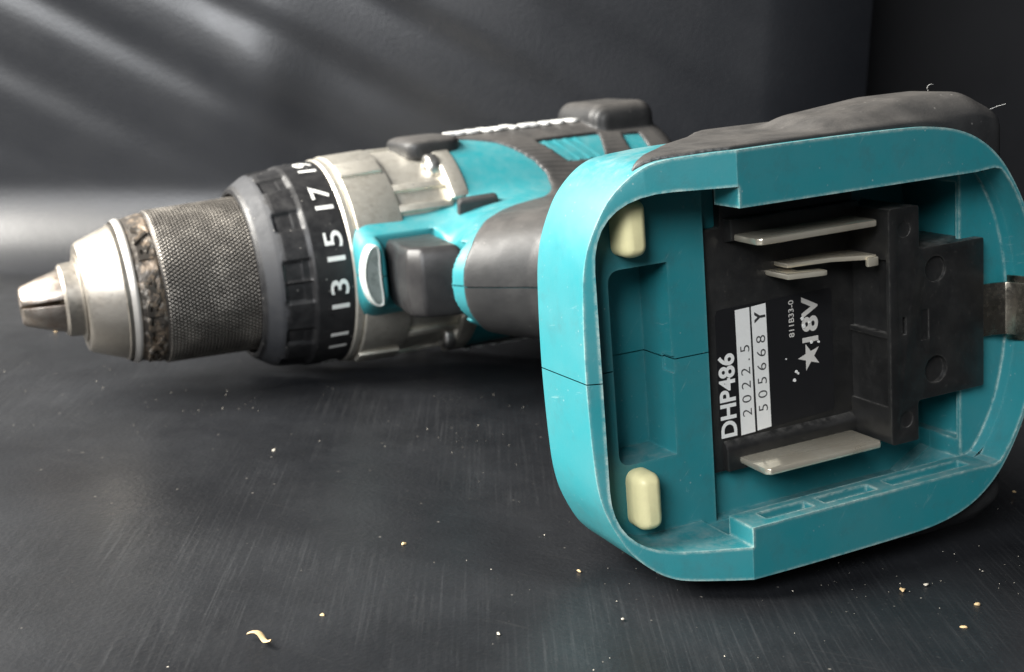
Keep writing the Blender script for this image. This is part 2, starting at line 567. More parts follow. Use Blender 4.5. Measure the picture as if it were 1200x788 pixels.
def surface_nets(D, org, h):
    ins = D < 0
    c = [(i, j, k) for i in (0, 1) for j in (0, 1) for k in (0, 1)]
    nx, ny, nz = D.shape
    cnt = np.zeros((nx - 1, ny - 1, nz - 1), np.int8)
    for i, j, k in c:
        cnt += ins[i:nx - 1 + i, j:ny - 1 + j, k:nz - 1 + k]
    act = np.argwhere((cnt > 0) & (cnt < 8))
    idx = np.full(cnt.shape, -1, np.int32)
    idx[tuple(act.T)] = np.arange(len(act))
    pos = np.zeros((len(act), 3)); w = np.zeros(len(act))
    vals = {q: D[act[:, 0] + q[0], act[:, 1] + q[1], act[:, 2] + q[2]] for q in c}
    for a in c:
        for ax_ in range(3):
            if a[ax_] == 0:
                b = list(a); b[ax_] = 1; b = tuple(b)
                va, vb = vals[a], vals[b]
                m = (va < 0) != (vb < 0)
                t = np.where(m, va / np.where(m, va - vb, 1), 0)
                p = np.repeat(np.array(a, float)[None], len(act), 0); p[:, ax_] += t
                pos[m] += p[m]; w += m
    pos = pos / w[:, None] + act
    pos = pos * h + np.array(org)
    F4 = []
    for ax_ in range(3):
        o1, o2 = [(1, 2), (2, 0), (0, 1)][ax_]
        s0 = [slice(1, -1)] * 3; s0[ax_] = slice(0, -1)
        s1 = [slice(1, -1)] * 3; s1[ax_] = slice(1, None)
        A = ins[tuple(s0)]; B = ins[tuple(s1)]
        for sgn, msk in ((1, A & ~B), (-1, ~A & B)):
            e = np.argwhere(msk)
            off = np.ones(3, int); off[ax_] = 0
            e = e + off
            q = []
            for d1, d2 in ((-1, -1), (0, -1), (0, 0), (-1, 0)):
                g = e.copy(); g[:, o1] += d1; g[:, o2] += d2
                q.append(idx[tuple(g.T)])
            q = np.stack(q, 1)
            F4.append(q if sgn == 1 else q[:, ::-1])
    F4 = np.concatenate(F4)
    F4 = F4[(F4 >= 0).all(1)]
    me = bpy.data.meshes.new('net')
    me.vertices.add(len(pos)); me.vertices.foreach_set('co', (pos * MM).astype(np.float32).ravel())
    me.loops.add(F4.size); me.loops.foreach_set('vertex_index', F4.ravel().astype(np.int32))
    me.polygons.add(len(F4)); me.polygons.foreach_set('loop_start', np.arange(0, F4.size, 4, dtype=np.int32))
    me.polygons.foreach_set('loop_total', np.full(len(F4), 4, np.int32))
    me.update(calc_edges=True); me.validate()
    smooth(me, 180)
    return me


def seam(me, g=0.14):
    """parting line of the two housing halves"""
    bm = bmesh.new(); bm.from_mesh(me)
    for zc, up in ((g, True), (-g, False)):
        pass
    a = half(me, g, True); b = half(me, -g, False)
    bm.free(); bm = bmesh.new(); bm.from_mesh(a); bm.from_mesh(b)
    out = bpy.data.meshes.new('seamed'); bm.to_mesh(out); bm.free()
    smooth(out, 180)
    return out


# ------------------------------------------------------------------ the place: black sheet and backdrop
def ground_pt(u, w):
    """u to the right of the camera, w ahead of it, on the table (metres)"""
    c = cam.matrix_world.translation
    f = cam.matrix_world.to_3x3() @ Vector((0, 0, -1)); k = math.hypot(f.x, f.y); fx, fy = f.x / k, f.y / k
    return (c.x + fx * w + fy * u, c.y + fy * w - fx * u)


def vnoise(x, y, seed):
    r = np.random.default_rng(seed); s = np.zeros_like(x)
    for k in range(7):
        a = r.uniform(0, 6.28); f = r.uniform(.5, 1.6); s += np.sin(f * (x * math.cos(a) + y * math.sin(a)) + r.uniform(0, 6.28)) / 7
    return s


def grid_mesh(P, ang=180):
    a, b = P.shape[:2]
    I = np.arange(a * b).reshape(a, b)
    Fc = np.stack([I[:-1, :-1], I[1:, :-1], I[1:, 1:], I[:-1, 1:]], -1).reshape(-1, 4)
    me = bpy.data.meshes.new('grid')
    me.from_pydata(P.reshape(-1, 3).tolist(), [], Fc.tolist())
    smooth(me, ang)
    return me


U, W = np.meshgrid(np.linspace(-0.75, 0.9, 560), np.linspace(-0.35, 0.98, 560), indexing='ij')
gx, gy = ground_pt(U, W)
Zt = 0.0008 * vnoise(U * 28, W * 28, 3) + 0.0005 * vnoise(U * 70, W * 70, 5)
Zt = Zt - 0.0016
for w0, f0, a0_ in ((0.388, 55, 0.0010), (0.372, 80, 0.0006), (0.352, 65, 0.0005)):
    Zt += a0_ * np.exp(-((W - w0 - 0.006 * np.sin(U * f0 + w0 * 90) + 0.10 * U) / 0.0042) ** 2) * np.clip(1 - np.abs(U + 0.045) / 0.075, 0, 1)
Zt += 0.0013 * vnoise(U * 16 + W * 13, W * 17 - U * 15, 8)
back = 0.500
flat_ = np.clip((back - 0.02 - W) / 0.1, 0, 1)
Zt = (Zt + 0.0016) * flat_ - 0.0016
cv = np.clip(W - (back - 0.06), 0, None)
table = link('table_surface', grid_mesh(np.stack([gx, gy, Zt], -1)), SHEET)
table['kind'] = 'structure'

# backdrop: rises from the table through a cove, with diagonal folds
s = np.linspace(0, 0.62, 300); U2 = np.linspace(-0.62, 0.142, 420)
rad = 0.034
wv = np.where(s < rad * math.pi / 2, rad * np.sin(s / rad), rad)
zv = np.where(s < rad * math.pi / 2, rad * (1 - np.cos(s / rad)), rad + s - rad * math.pi / 2)
UU, SS = np.meshgrid(U2, s, indexing='ij')
WW = back + wv[None, :] + 0 * UU; ZZ = zv[None, :] + 0 * UU
ph = UU * 0.46 + SS * 0.89
fold = 0.0011 * np.sin(ph * 215 + 2.6 * vnoise(UU * 9, SS * 9, 11)) * (0.6 + 0.6 * vnoise(UU * 14, SS * 14, 12))
fold += 0.00028 * np.sin(ph * 410 + 3.0 * vnoise(UU * 12, SS * 12, 31)) * (0.5 + 0.8 * vnoise(UU * 17, SS * 17, 32))
fold += 0.0045 * vnoise(UU * 13 + SS * 16, SS * 5 - UU * 4, 14)
amp = np.clip((SS - 0.05) / 0.08, 0, 1)
WW = WW - 0.0032 * np.exp(-((UU + 0.100) / 0.020) ** 2 - ((SS - 0.095) / 0.03) ** 2)
WW = WW - fold * amp + 0.9 * np.clip(UU - 0.098, 0, 1) ** 1.6 * 2.0
gx, gy = ground_pt(UU, WW)
bd = link('backdrop', grid_mesh(np.stack([gx, gy, ZZ - 0.0019], -1)), WALLM)
bd['kind'] = 'structure'
U3 = np.linspace(0.05, 1.0, 40); V3 = np.linspace(0, 0.62, 40)
UU, VV = np.meshgrid(U3, V3, indexing='ij')
gx, gy = ground_pt(UU, 0.74 + 0 * UU + 0.004 * vnoise(UU * 12, VV * 12, 4))
pn = link('backdrop_panel', grid_mesh(np.stack([gx, gy, VV - 0.002], -1)), PANELM)
pn['kind'] = 'structure'

# ------------------------------------------------------------------ the drill
drill = bpy.data.objects.new('cordless_drill', None)
COL.objects.link(drill)
drill.matrix_world = T
tag(drill, 'teal and black cordless drill lying on its side without its battery', 'drill')
drill.empty_display_size = 0.05

# ---- foot outline (x, z), half, front to rear
HALF = [(0, 0), (0.1, 7), (0.3, 13), (0.7, 19), (1.8, 24.2), (4.1, 29.5), (6.0, 32.4), (8.4, 34.8), (11, 36.5), (14, 37.4), (20, 37.9),
        (24.7, 38.1), (40, 38.2), (60, 38.0), (68, 37.4), (74, 35.9), (78.5, 33.6), (82.3, 30.4), (85.5, 26.2), (88.4, 21), (91, 14.5), (92.6, 7.5), (93.1, 0)]
def catmull(P, k=4):
    P = np.array(P, float); out = []
    ext = np.vstack([[P[1][0], -P[1][1]], P, [P[-2][0], -P[-2][1]]])
    for i in range(1, len(ext) - 2):
        p0, p1, p2, p3 = ext[i - 1:i + 3]
        for t in np.linspace(0, 1, k, endpoint=False):
            out.append(tuple(0.5 * (2 * p1 + (p2 - p0) * t + (2 * p0 - 5 * p1 + 4 * p2 - p3) * t * t + (3 * p1 - p0 - 3 * p2 + p3) * t ** 3)))
    out.append(tuple(P[-1]))
    return out


HALF = catmull(HALF)
OUT = HALF + [(x, -z) for x, z in HALF[-2:0:-1]]


def inset(poly, d):
    P = np.array(poly, float); n = len(P); out = []
    area2 = sum(P[i - 1][0] * P[i][1] - P[i][0] * P[i - 1][1] for i in range(n))
    sg = 1 if area2 > 0 else -1
    for i in range(n):
        t = P[(i + 1) % n] - P[i - 1]; t = t / np.linalg.norm(t)
        out.append(tuple(P[i] + sg * d * np.array([-t[1], t[0]])))
    return out


def ylip(x):
    return max(0.0, 11.7 * (1 - x / 24.7))


rings = [[(x, ylip(x), z) for x, z in OUT],
         [(x - 0.5 * (1 - min(1, x / 30)), max(28.0, 0), z * 0.985) for x, z in OUT]]
for d, y in ((0.8, 29.6), (2.4, 31.2), (5.0, 32.6)):
    rings.append([(x - 0.5, y, z * 0.985) for x, z in inset(OUT, d)])
nO = len(OUT); nH = len(HALF)
sv = [p for r in rings for p in r]; sf = []
for i in range(len(rings) - 1):
    for j in range(nO):
        k = (j + 1) % nO
        sf.append((i * nO + j, i * nO + k, (i + 1) * nO + k, (i + 1) * nO + j))
for base in (0, (len(rings) - 1) * nO):           # planar strips across the width
    for i in range(nH - 1):
        q = [i, i + 1, (nO - i - 1) % nO, (nO - i) % nO]
        q = [base + t for k, t in enumerate(q) if t not in q[:k]]
        sf.append(tuple(q))
shell = raw(sv, sf)
bevelled(shell, 0.6, 3, 38, 14)

rear_in = [(81.0, 28.7), (82.6, 28.3), (83.8, 27.0), (85.2, 25.2), (86.6, 22.9), (88.0, 20.2), (89.2, 17.2), (90.2, 13.8), (91.0, 10.2), (91.5, 6.6), (91.8, 3.2), (91.9, 0)]
mpts = [(2.5, -32.0), (24.9, -32.0), (24.9, -28.4), (76.5, -28.4)] + [(x, -z) for x, z in rear_in] + [(x, z) for x, z in rear_in[-2::-1]] + \
    [(76.5, 28.4), (24.9, 28.4), (24.9, 32.0), (2.5, 32.0)]
mouth = round_poly(mpts, [12.5] + [0] * (len(mpts) - 2) + [12.5], 10)
FACE_Y = 16.5
under = round_poly([(2.0, -33), (80, -33), (89, -18), (89, 18), (80, 33), (2.0, 33)], [9, 4, 8, 8, 4, 9])
under_rail = [(24.7, -33.2), (72, -33.2), (80, -29.2), (80, 29.2), (72, 33.2), (24.7, 33.2)]
cut = [prism_y(mouth, -20, 8.0), prism_y(round_poly([(2.5, -32.02), (24.92, -32.02), (24.92, 32.02), (2.5, 32.02)], [12.5, 0, 0, 12.5], 10), -3, FACE_Y),
       prism_y(under_rail, 7.6, FACE_Y),
       prism_y([(28.0, -33), (72.0, -33), (79.9, -29), (79.9, 29), (72.0, 33), (28.0, 33)], 9, 19.5),
       prism_y([(66, -25.5), (82, -25.5), (82, 25.5), (66, 25.5)], 9, 26),
       prism_y(round_poly([(8.0, -18), (20.2, -18), (20.2, 18), (8.0, 18)], [2.5, 0.3, 0.3, 2.5]), 10, 26.5),
       box(20.0, 20.7, 15, 20, -2.6, 0.6, 0)]
rpoly = [(74, -28.0)] + [(x + 0.04, -z) for x, z in rear_in] + [(x + 0.04, z) for x, z in rear_in[-2::-1]] + [(74, 28.0)]
rear_seat = loft([[(x, y, z) for x, z in (inset(rpoly, d) if d else rpoly)] for d, y in ((0, 5.5), (0.25, 7.5), (0.9, 9.2), (2.0, 10.4), (3.6, 11.0))])
cut.append(rear_seat)
for zr in (-1, 1):
    for x0, x1 in ((29.5, 40.0), (42.5, 54.5), (58.0, 77.0)):
        z0, z1 = sorted((zr * 28.0, zr * 30.2))
        cut.append(box(x0, x1, 2.3, 5.6, z0, z1, 0))
shell = boolean(shell, cut)
up = half(shell, 0.1, True); dn = half(shell, -0.1, False)
bpy.data.meshes.remove(shell)
for me, lab in ((up, None), (dn, None)):
    bevelled(me, 0.26, 2, 45, 14)
    link('foot_shell', me, TEAL, drill)
# a backing behind the parting line
link('seam_backing', prism_y(round_poly([(22.5, -3), (27, -3), (27, 3), (22.5, 3)], 0.5), 17.2, 28), TEAL, drill)

# ---- cream bumpers
for z0, z1 in ((20.4, 30.6), (-29.6, -18.8)):
    P = round_poly([(9.0, z0), (14.0, z0), (14.0, z1), (9.0, z1)], 2.3, 9)
    me = loft([[(x, 18, z) for x, z in P], [(x, 13.2, z) for x, z in P], [(x, 12.4, z) for x, z in inset(P, 0.25)],
               [(x, 11.7, z) for x, z in inset(P, 0.7)], [(x, 11.35, z) for x, z in inset(P, 1.2)], [(x, 11.2, z) for x, z in inset(P, 1.65)]], ang=60)
    link('bumper', me, CREAM, drill)

# ---- terminal assembly
PY = 17.6
plate_poly = round_poly([(28.2, -24.0), (62.5, -24.0), (62.5, 30.5), (32.4, 30.5), (32.4, 22.3), (28.2, 22.3)], [1, 0.3, 0.3, 1.2, 0.6, 1.0])
plate = link('terminal_plate', prism_y(plate_poly, PY, 21, 0.4), TERMBLACK, drill)
link('terminal_ridge', bevelled(loft([[(31, 18, -23.9), (31, 18, -17.8), (31, 16.9, -18.6), (31, 16.2, -19.6), (31, 16.2, -23.9)],
                                      [(62, 18, -23.9), (62, 18, -17.8), (62, 16.9, -18.6), (62, 16.2, -19.6), (62, 16.2, -23.9)]]), 0.4), TERMBLACK, drill)
link('terminal_ridge', bevelled(loft([[(33, 18, 23.9), (33, 18, 19.5), (33, 15.0, 20.0), (33, 15.0, 23.9)],
                                      [(62, 18, 23.9), (62, 18, 19.5), (62, 15.0, 20.0), (62, 15.0, 23.9)]]), 0.4), TERMBLACK, drill)
blk = round_poly([(61.3, -22.4), (67.8, -22.4), (67.8, -14.6), (84.2, -14.6), (84.2, 14.7), (68.4, 14.7), (68.4, 22.9), (61.3, 22.9)],
                 [0.8, 0.5, 0.8, 0.5, 0.5, 0.8, 0.5, 0.8])
BY = 6.0
block = prism_y(blk, BY, 24)


def disc_y(cx, cz, r, y0, y1, n=28):
    return prism_y([(cx + r * math.cos(t), cz + r * math.sin(t)) for t in np.linspace(0, 2 * math.pi, n, endpoint=False)], y0, y1)


block = boolean(block, [disc_y(72.3, 10.3, 2.5, 5, 6.7), disc_y(72.2, -9.2, 2.7, 5, 7.1), disc_y(64.9, 18.8, 1.5, 5, 6.2), disc_y(64.9, -17.8, 1.6, 5, 6.3),
                        box(64.3, 65.1, 4, 11, -1.2, 2.2, 0), box(68.7, 70.6, 5, 6.25, -3.0, 2.9, 0),
                        box(60, 62.3, 7.0, 18.5, -0.6, 13.4, 0), box(60, 61.75, 7.0, 18.5, -15, -1.6, 0)])
bevelled(block, 0.35, 2, 45, 40)
tb = link('terminal_block', block, TERMBLACK, drill)
link('block_number', text_mesh('S32', 2.3, lambda u, v, w: (70.4 - v - 0.2, 6.18, -2.3 + u), width=4.4), TERMBLACK, tb)

# blades
for zc in (20.6, -22.0):
    t = 0.62
    P = [(33.8, 17.5), (33.4, 8.0), (34.2, 7.0), (59.4, 7.0), (60.2, 8.0), (60.2, 17.5)]
    link('terminal_blade', prism_z(P, zc - t, zc + t, 0.3), NICKEL, drill)
for P, z0, z1 in (([(42.0, 17.8), (42.0, 10.6), (48.5, 9.0), (49.6, 9.0), (49.6, 11.5), (46, 13.0), (46, 17.8)], 12.1, 13.1),
                  ([(44.0, 17.8), (44.0, 13.6), (53, 12.2), (59.4, 8.4), (60.6, 8.6), (60.6, 17.8)], 13.6, 14.5)):
    link('signal_pin', prism_z(P, z0, z1, 0.22), NICKEL, drill)
link('signal_pin', box(58.2, 60.6, 8.0, 9.0, 12.4, 14.2, 0.25), NICKEL, drill)

# label
LY = PY - 0.08
lab = link('rating_label', prism_y(round_poly([(30.4, -18.0), (57.0, -16.8), (57.0, 7.6), (30.4, 7.2)], 1.2), LY, PY + 0.05), STICKER, drill)


def on_plate(x0, z0, dy=0.03):
    return lambda u, v, w: (x0 - v, LY - dy, z0 + u)


def flat(pts, y):
    return raw([(x, y, z) for x, z in pts], [tuple(range(len(pts)))], fix=False)


link('label_bar', prism_y([(35.1, -17.7), (38.3, -17.6), (38.0, 6.7), (34.8, 6.6)], LY - 0.03, LY + 0.02), WHITE, lab)
link('label_bar', prism_y([(38.8, -17.5), (42.0, -17.3), (41.7, 6.9), (38.4, 6.7)], LY - 0.03, LY + 0.02), WHITE, lab)
link('label_text', text_mesh('DHP486', 4.8, on_plate(34.05, -17.5), bold=0.14, width=16.2), WHITE, lab)
link('label_text', text_mesh('2 0 2 2 . 5', 3.0, on_plate(37.65, -14.2, 0.06), bold=-0.02, width=13.8), INK, lab)
link('label_text', text_mesh('5 0 5 6 6 8', 3.0, on_plate(41.3, -13.9, 0.06), bold=-0.02, width=14.8), INK, lab)
link('label_text', text_mesh('Y', 3.3, on_plate(41.4, 3.4, 0.06), bold=0.12, width=2.2), INK, lab)
link('label_text', text_mesh('811B33-0', 1.7, on_plate(48.0, -0.7), bold=0.015, width=7.2), GREYPRINT, lab)
link('label_text', text_mesh('18V', 5.0, on_plate(53.4, -2.3), bold=0.16, width=9.0), GREYPRINT, lab)
star = []
for k in range(10):
    rr = 2.75 if k % 2 == 0 else 1.08
    t = math.pi / 2 + k * math.pi / 5
    star.append((51.4 - rr * math.sin(t), -5.2 + rr * math.cos(t)))
link('label_star', prism_y(star, LY - 0.03, LY + 0.02), GREYPRINT, lab)
fl = []
for x, z, rr in ((47.7, -9.2, 0.33), (48.2, -7.6, 0.3), (48.6, -8.0, 0.22), (45.9, -4.7, 0.13), (51.9, -2.4, 0.3), (53.6, -2.6, 0.25), (50.2, 1.0, 0.4), (51.6, 1.6, 0.25), (49.9, 2.5, 0.35)):
    me = prism_y([(x + rr * (1 + .3 * math.sin(3 * t + x)) * math.cos(t), z + rr * math.sin(t)) for t in np.linspace(0, 2 * math.pi, 9, endpoint=False)], LY - 0.15, LY)
    link('label_scuff', me, WHITE, lab)

# spring clip at the rear
P = [(83.8, 7.0), (87.2, 6.6), (89.4, 5.6), (90.4, 3.6), (90.9, 0.8), (91.4, -0.9), (92.6, -1.4), (94.6, -1.2), (97.5, -0.4)]
Q = P + [(x + 0.15, y + 0.6) for x, y in P[::-1]]
link('spring_clip', prism_z(Q, -5.2, 5.2, 0.12), SPRING, drill)

sc_ = [o for o in drill.children if o.name.startswith('spring_clip')][0]
Q2 = [(90.2, 6.2), (91.2, 3.2), (91.9, 0.2), (92.8, -0.6), (97.5, 0.2), (97.5, 0.9), (93.0, 0.2), (92.4, 0.9), (91.8, 3.6), (90.8, 6.4)]
link('clip_leaf', prism_z(Q2, -6.4, 6.4, 0.1), SPRING, sc_)

# ---- moulded housing and rubber overmould
h = 0.62
gx1 = np.arange(-3, 119, h); gy1 = np.arange(0, 216, h); gz1 = np.arange(-45.1, 45.2, h)
X = gx1[:, None, None].astype(np.float32); Y = gy1[None, :, None].astype(np.float32); Z = gz1[None, None, :].astype(np.float32)
aZ = np.abs(Z)
yy = gy1


def ip(xs, ys):
    return np.interp(yy, xs, ys).astype(np.float32)[None, :, None]


rr = np.sqrt((Y - HY) ** 2 + Z ** 2)
q1 = rr - 23.5; q2 = np.abs(X - 77.0) - 30.0
motor = np.sqrt(np.maximum(q1, 0) ** 2 + np.maximum(q2, 0) ** 2) + np.minimum(np.maximum(q1, q2), 0) - 7.5
motor = np.where(X < 46, np.maximum(rr - 31.0, 41.2 - X), motor)
wch = ip([138, 143, 149, 154, 158, 166, 175], [7.6, 8.2, 9.9, 12.5, 14.8, 18, 21])
chin = smax(smax((aZ - wch) * 0.85, 142.6 - Y + 0 * Z, 4.0), smax(5.6 - X, X - 47, 2.0), 6.0)
chin = np.maximum(chin, Y - 178)
xf = ip([25, 31, 45, 60, 80, 92, 99, 105, 112, 119, 128, 140, 155, 165], [30, 31, 36, 38, 38, 36.5, 32.0, 26.5, 20.8, 17.4, 22.5, 28, 32, 36])
xb = ip([25, 31, 45, 60, 80, 100, 120, 140, 155, 165], [80, 78, 71, 67, 67, 69, 73, 80, 86, 88])
rz = ip([25, 31, 45, 60, 80, 105, 119, 140, 155, 165], [25, 22, 18, 16.5, 16, 15.6, 15.2, 15.0, 16.5, 19])
cx = (xf + xb) / 2; rx = (xb - xf) / 2
ex = 2.3
v = (np.abs((X - cx) / rx) ** ex + (aZ / rz) ** ex) ** (1 / ex)
handle = np.maximum((v - 1) * rz * 0.9, np.maximum(28 - Y, Y - 168))
# shoulder between foot and handle
rx2 = ip([20, 28, 33, 40, 48, 58], [46, 45.5, 41, 33, 26, 18]); rz2 = ip([20, 28, 33, 40, 48, 58], [37.4, 37, 33.5, 27, 21, 15])
v = (np.abs((X - 47) / rx2) ** 3 + (aZ / rz2) ** 3) ** (1 / 3)
shoulder = np.maximum((v - 1) * rz2 * 0.85, np.maximum(27 - Y, Y - 56))
body = smin(motor, chin, 3.5)
body = smin(body, handle, 6.0)
body = smin(body, shoulder, 7.0)
# hole for the trigger
tr = np.maximum(np.maximum(aZ - 9.5, np.abs(X - 19.5) - 8.2), np.abs(Y - 133) - 16)
housing = smax(np.maximum(body, 31.5 - Y), -tr, 0.8)
net = surface_nets(housing, (gx1[0], gy1[0], gz1[0]), h)
hs = link('housing', seam(net), TEAL_BODY, drill)

# foot skin for the rubber
d2 = poly_sdf(OUT, gx1[:, None], gz1[None, :]).astype(np.float32)[:, None, :]
foot = np.maximum(d2, np.maximum(-0.5 - Y, Y - 29))
pq = np.stack(np.broadcast_arrays(np.abs(X - 64.0) - 14, np.abs(Y - 14.0) - 5, aZ - 35.9 + 0.10 * np.clip(66 - X, 0, 40)))
pad = np.sqrt((np.maximum(pq, 0) ** 2).sum(0)) + np.minimum(pq.max(0), 0) - 6.0
del pq
pq = np.stack(np.broadcast_arrays(np.abs(X - 77.5) - 5.2, np.abs(Y - 10.0) - 4, aZ - 35.4))
pad2 = np.sqrt((np.maximum(pq, 0) ** 2).sum(0)) + np.minimum(pq.max(0), 0) - 3.2
del pq
full = smin(smin(smin(body, foot, 3.0), pad2, 1.2), pad, 2.6)
del pad2
hp = [(44, 176), (50, 173.5), (57, 169.3), (61.3, 164.3), (64.6, 160), (66.2, 156), (65, 151), (61, 144.5), (55.6, 138.2), (46.8, 132.6), (39.3, 128.8), (33.5, 123.5), (28, 117.5), (23.0, 113.2), (5, 108),
      (5, 33), (135, 33), (135, 230), (60, 230), (46, 214), (44, 196)]
reg = poly_sdf(hp, gx1[:, None], gy1[None, :]).astype(np.float32)[:, :, None]
yl = np.maximum(0, 11.7 * (1 - X / 24.7))
regf = np.maximum(np.maximum((9.5 + (Y - 9) * 1.35 - X) * 0.6, yl + 1.5 - Y), Y - 35)
reg = np.minimum(reg, regf)
rub = smax(full - 0.75, reg, 1.0)
rub = np.maximum(rub, -(full + 0.55))
boss = np.stack(np.broadcast_arrays(np.abs(X - 100.0) - 6.0, np.abs(Y - 181) - 9, aZ - 31.5))
bs = np.sqrt((np.maximum(boss, 0) ** 2).sum(0)) + np.minimum(boss.max(0), 0) - 5.0
del boss
rub = np.minimum(rub, bs)
tabf = np.sqrt(((X - 38) / 9.0) ** 4 + ((Y - 178) / 10.5) ** 4 + ((Z - 29.0) / 3.6) ** 4 + 0 * X)
rub = np.minimum(rub, (np.sqrt(tabf) - 1) * 3.6)
# recesses of the side vents
v1 = poly_sdf([(68.9, 167), (90, 167.3), (87.2, 158.6), (74.8, 158.6)], gx1[:, None], gy1[None, :]).astype(np.float32)[:, :, None]
v2 = poly_sdf([(97, 165.6), (102.5, 165), (102.5, 158.8), (96.2, 158.8)], gx1[:, None], gy1[None, :]).astype(np.float32)[:, :, None]
rub = np.maximum(rub, -np.minimum(v1, v2))
net = surface_nets(rub, (gx1[0], gy1[0], gz1[0]), h)
del X, Y, Z, motor, chin, handle, shoulder, body, housing, foot, pad, full, rub, reg, regf, rr, q1, q2, v, tr, tabf, bs
link('rubber_grip', seam(net), RUBBER, drill)

# vent fins
for side in (1, -1):
    for k in range(4):
        x0 = 74.5 + k * 3.4
        Pf = []
        for yv, dx in ((166.6, -3.6), (159.0, 0.8)):
            zz = math.sqrt(31.0 ** 2 - (HY - yv) ** 2) * side
            Pf.append([(x0 + dx, yv, zz * 0.985), (x0 + dx + 1.0, yv, zz * 0.985), (x0 + dx + 1.0, yv - 0.2, zz * 1.018), (x0 + dx, yv - 0.2, zz * 1.018)])
        link('vent_fin', loft(Pf), TEAL_BODY, drill)

# raised lettering on the flanks
for side in (1, -1):
    if side == 1:
        pl = lambda u, v, w: (88.5 - u, HY - 4.6 - (-v), 32.0 + w)
    else:
        pl = lambda u, v, w: (44.5 + u, HY - 4.6 + v, -32.0 + w)
    link('side_lettering', text_mesh('makita', 13.0, pl, extrude=0.34, bold=0.34, width=44.0), WHITE, drill)

# ---- trigger
Pt = round_poly([(13.0, 149), (12.4, 142), (11.0, 134), (10.6, 126.2), (13.4, 122.4), (24.5, 118.8), (27.8, 149)], [0, 3, 5, 2.5, 3, 1, 0], 6)
tz = [(9.0 * math.sin(t), 3.4 * (1 - abs(math.cos(t)) ** 0.75)) for t in np.linspace(-math.pi / 2, math.pi / 2, 19)]
rg = []
for z, d in tz:
    rg.append([(17.5 + (x - 17.5) * (1 - d / 11), 135 + (y - 135) * (1 - d / 14), z) for x, y in Pt])
link('trigger', loft(rg, ang=60), TRIGM, drill)
# direction lever
for side in (1, -1):
    A_ = np.array([35.6, 149.6, 13.9]); B_ = np.array([46.6, 147.4, 14.4]); N_ = np.array([-0.05, -0.30, 0.95]); N_ /= np.linalg.norm(N_)
    D_ = (B_ - A_) / np.linalg.norm(B_ - A_); S_ = np.cross(N_, D_)
    rg = []
    for hgt, g in ((-4.0, 0.0), (1.7, 0.0), (2.5, 0.25), (2.9, 0.8)):
        P_ = round_poly([(g, -1.5 + g * .8), (11.2 - g, -1.5 + g * .8), (11.2 - g, 1.5 - g * .8), (g, 1.5 - g * .8)], 0.65, 6)
        rg.append([tuple((A_ + D_ * a + S_ * b + N_ * hgt) * np.array([1, 1, side])) for a, b in P_])
    link('direction_lever', loft(rg, ang=40), BLACKP, drill)

# ---- LED lens on the chin
def banana(off):
    out = []
    for sg in (-1, 1):
        for t in np.linspace(-1, 1, 25, endpoint=False):
            th = t * math.pi / 2 * (1 if sg < 0 else -1)
            w_ = (2.45 - off) * abs(math.cos(th)) ** 0.75
            out.append((7.0 + 1.3 * math.sin(th) ** 2 + sg * w_, 0.4 + (8.2 - off) * math.sin(th)))
    return out


bo, bi = banana(0.0), banana(0.65)
rim = []
for P_, y in ((bo, 146.0), (bo, 142.0), (banana(0.3), 141.7), (bi, 141.9), (bi, 143.6)):
    rim.append([(x, y, z) for x, z in P_])
lr = link('light_lens', loft(rim, ang=50), LENS, drill)
link('light_emitter_window', prism_y(banana(0.6), 142.3, 143.4), GLASSY, lr)

# ---- torque collar
nA, xsn = 480, 90
prof = [(-19.0, 22.9), (-18.8, 23.6), (-17.9, 24.3), (-16.0, 25.5), (-14.4, 26.5), (-13.2, 27.0), (-12.2, 27.3), (-6.2, 27.9), (-4.8, 28.4), (4.9, 28.7), (5.3, 28.3)]
pxs = np.array([p[0] for p in prof]); prs = np.array([p[1] for p in prof])
xs = np.linspace(-19.0, 5.3, xsn)


def sst(e0, e1, x):
    t = np.clip((x - e0) / (e1 - e0), 0, 1); return t * t * (3 - 2 * t)


AA = np.linspace(0, 2 * math.pi, nA, endpoint=False)
rgs = []
rgs.append([ax(-13.0, 22.4, a) for a in AA]); rgs.append([ax(-18.8, 22.4, a) for a in AA])
for x in xs:
    r = np.interp(x, pxs, prs)
    ring = []
    for a in AA:
        ph = (math.degrees(a) - 6.0) % 29.0
        ph = min(ph, 29.0 - ph)
        mk = sst(6.9, 4.4, ph) * sst(-13.6, -12.4, x) * sst(-5.2, -6.4, x) if ph < 7 else 0.0
        mk2 = sst(5.4, 4.8, ph) * sst(-8.6, -8.0, x) if ph < 6 else 0.0
        ring.append(ax(x, r - 0.8 * mk + 0.15 * mk2 * mk, a))
    rgs.append(ring)
rgs.append([ax(5.3, 20, a) for a in AA])
col = link('torque_collar', loft(rgs, ang=28), COLLAR, drill)
for s_, ang in (('11', -38.5), ('13', -9.5), ('15', 16.8), ('17', 46), ('19', 77), ('9', -68), ('7', -97), ('5', -126), ('3', -155), ('21', 106)):
    wtot = 8.2 if len(s_) == 2 else 4.2
    def onc(u, v, w, ang=ang, wtot=wtot):
        return ax(3.4 - v, 28.74, math.radians(ang) + (u - wtot / 2) / 28.7)
    link('collar_number', text_mesh(s_, 7.1, onc, bold=0.07, width=wtot if s_ != '11' else 6.4, subdiv=1), WHITE, col)
link('collar_ring', lathe([(5.2, 20), (5.2, 28.7), (5.7, 29.1), (7.2, 29.1), (7.7, 28.6), (7.9, 20)], 144), CAST, drill)

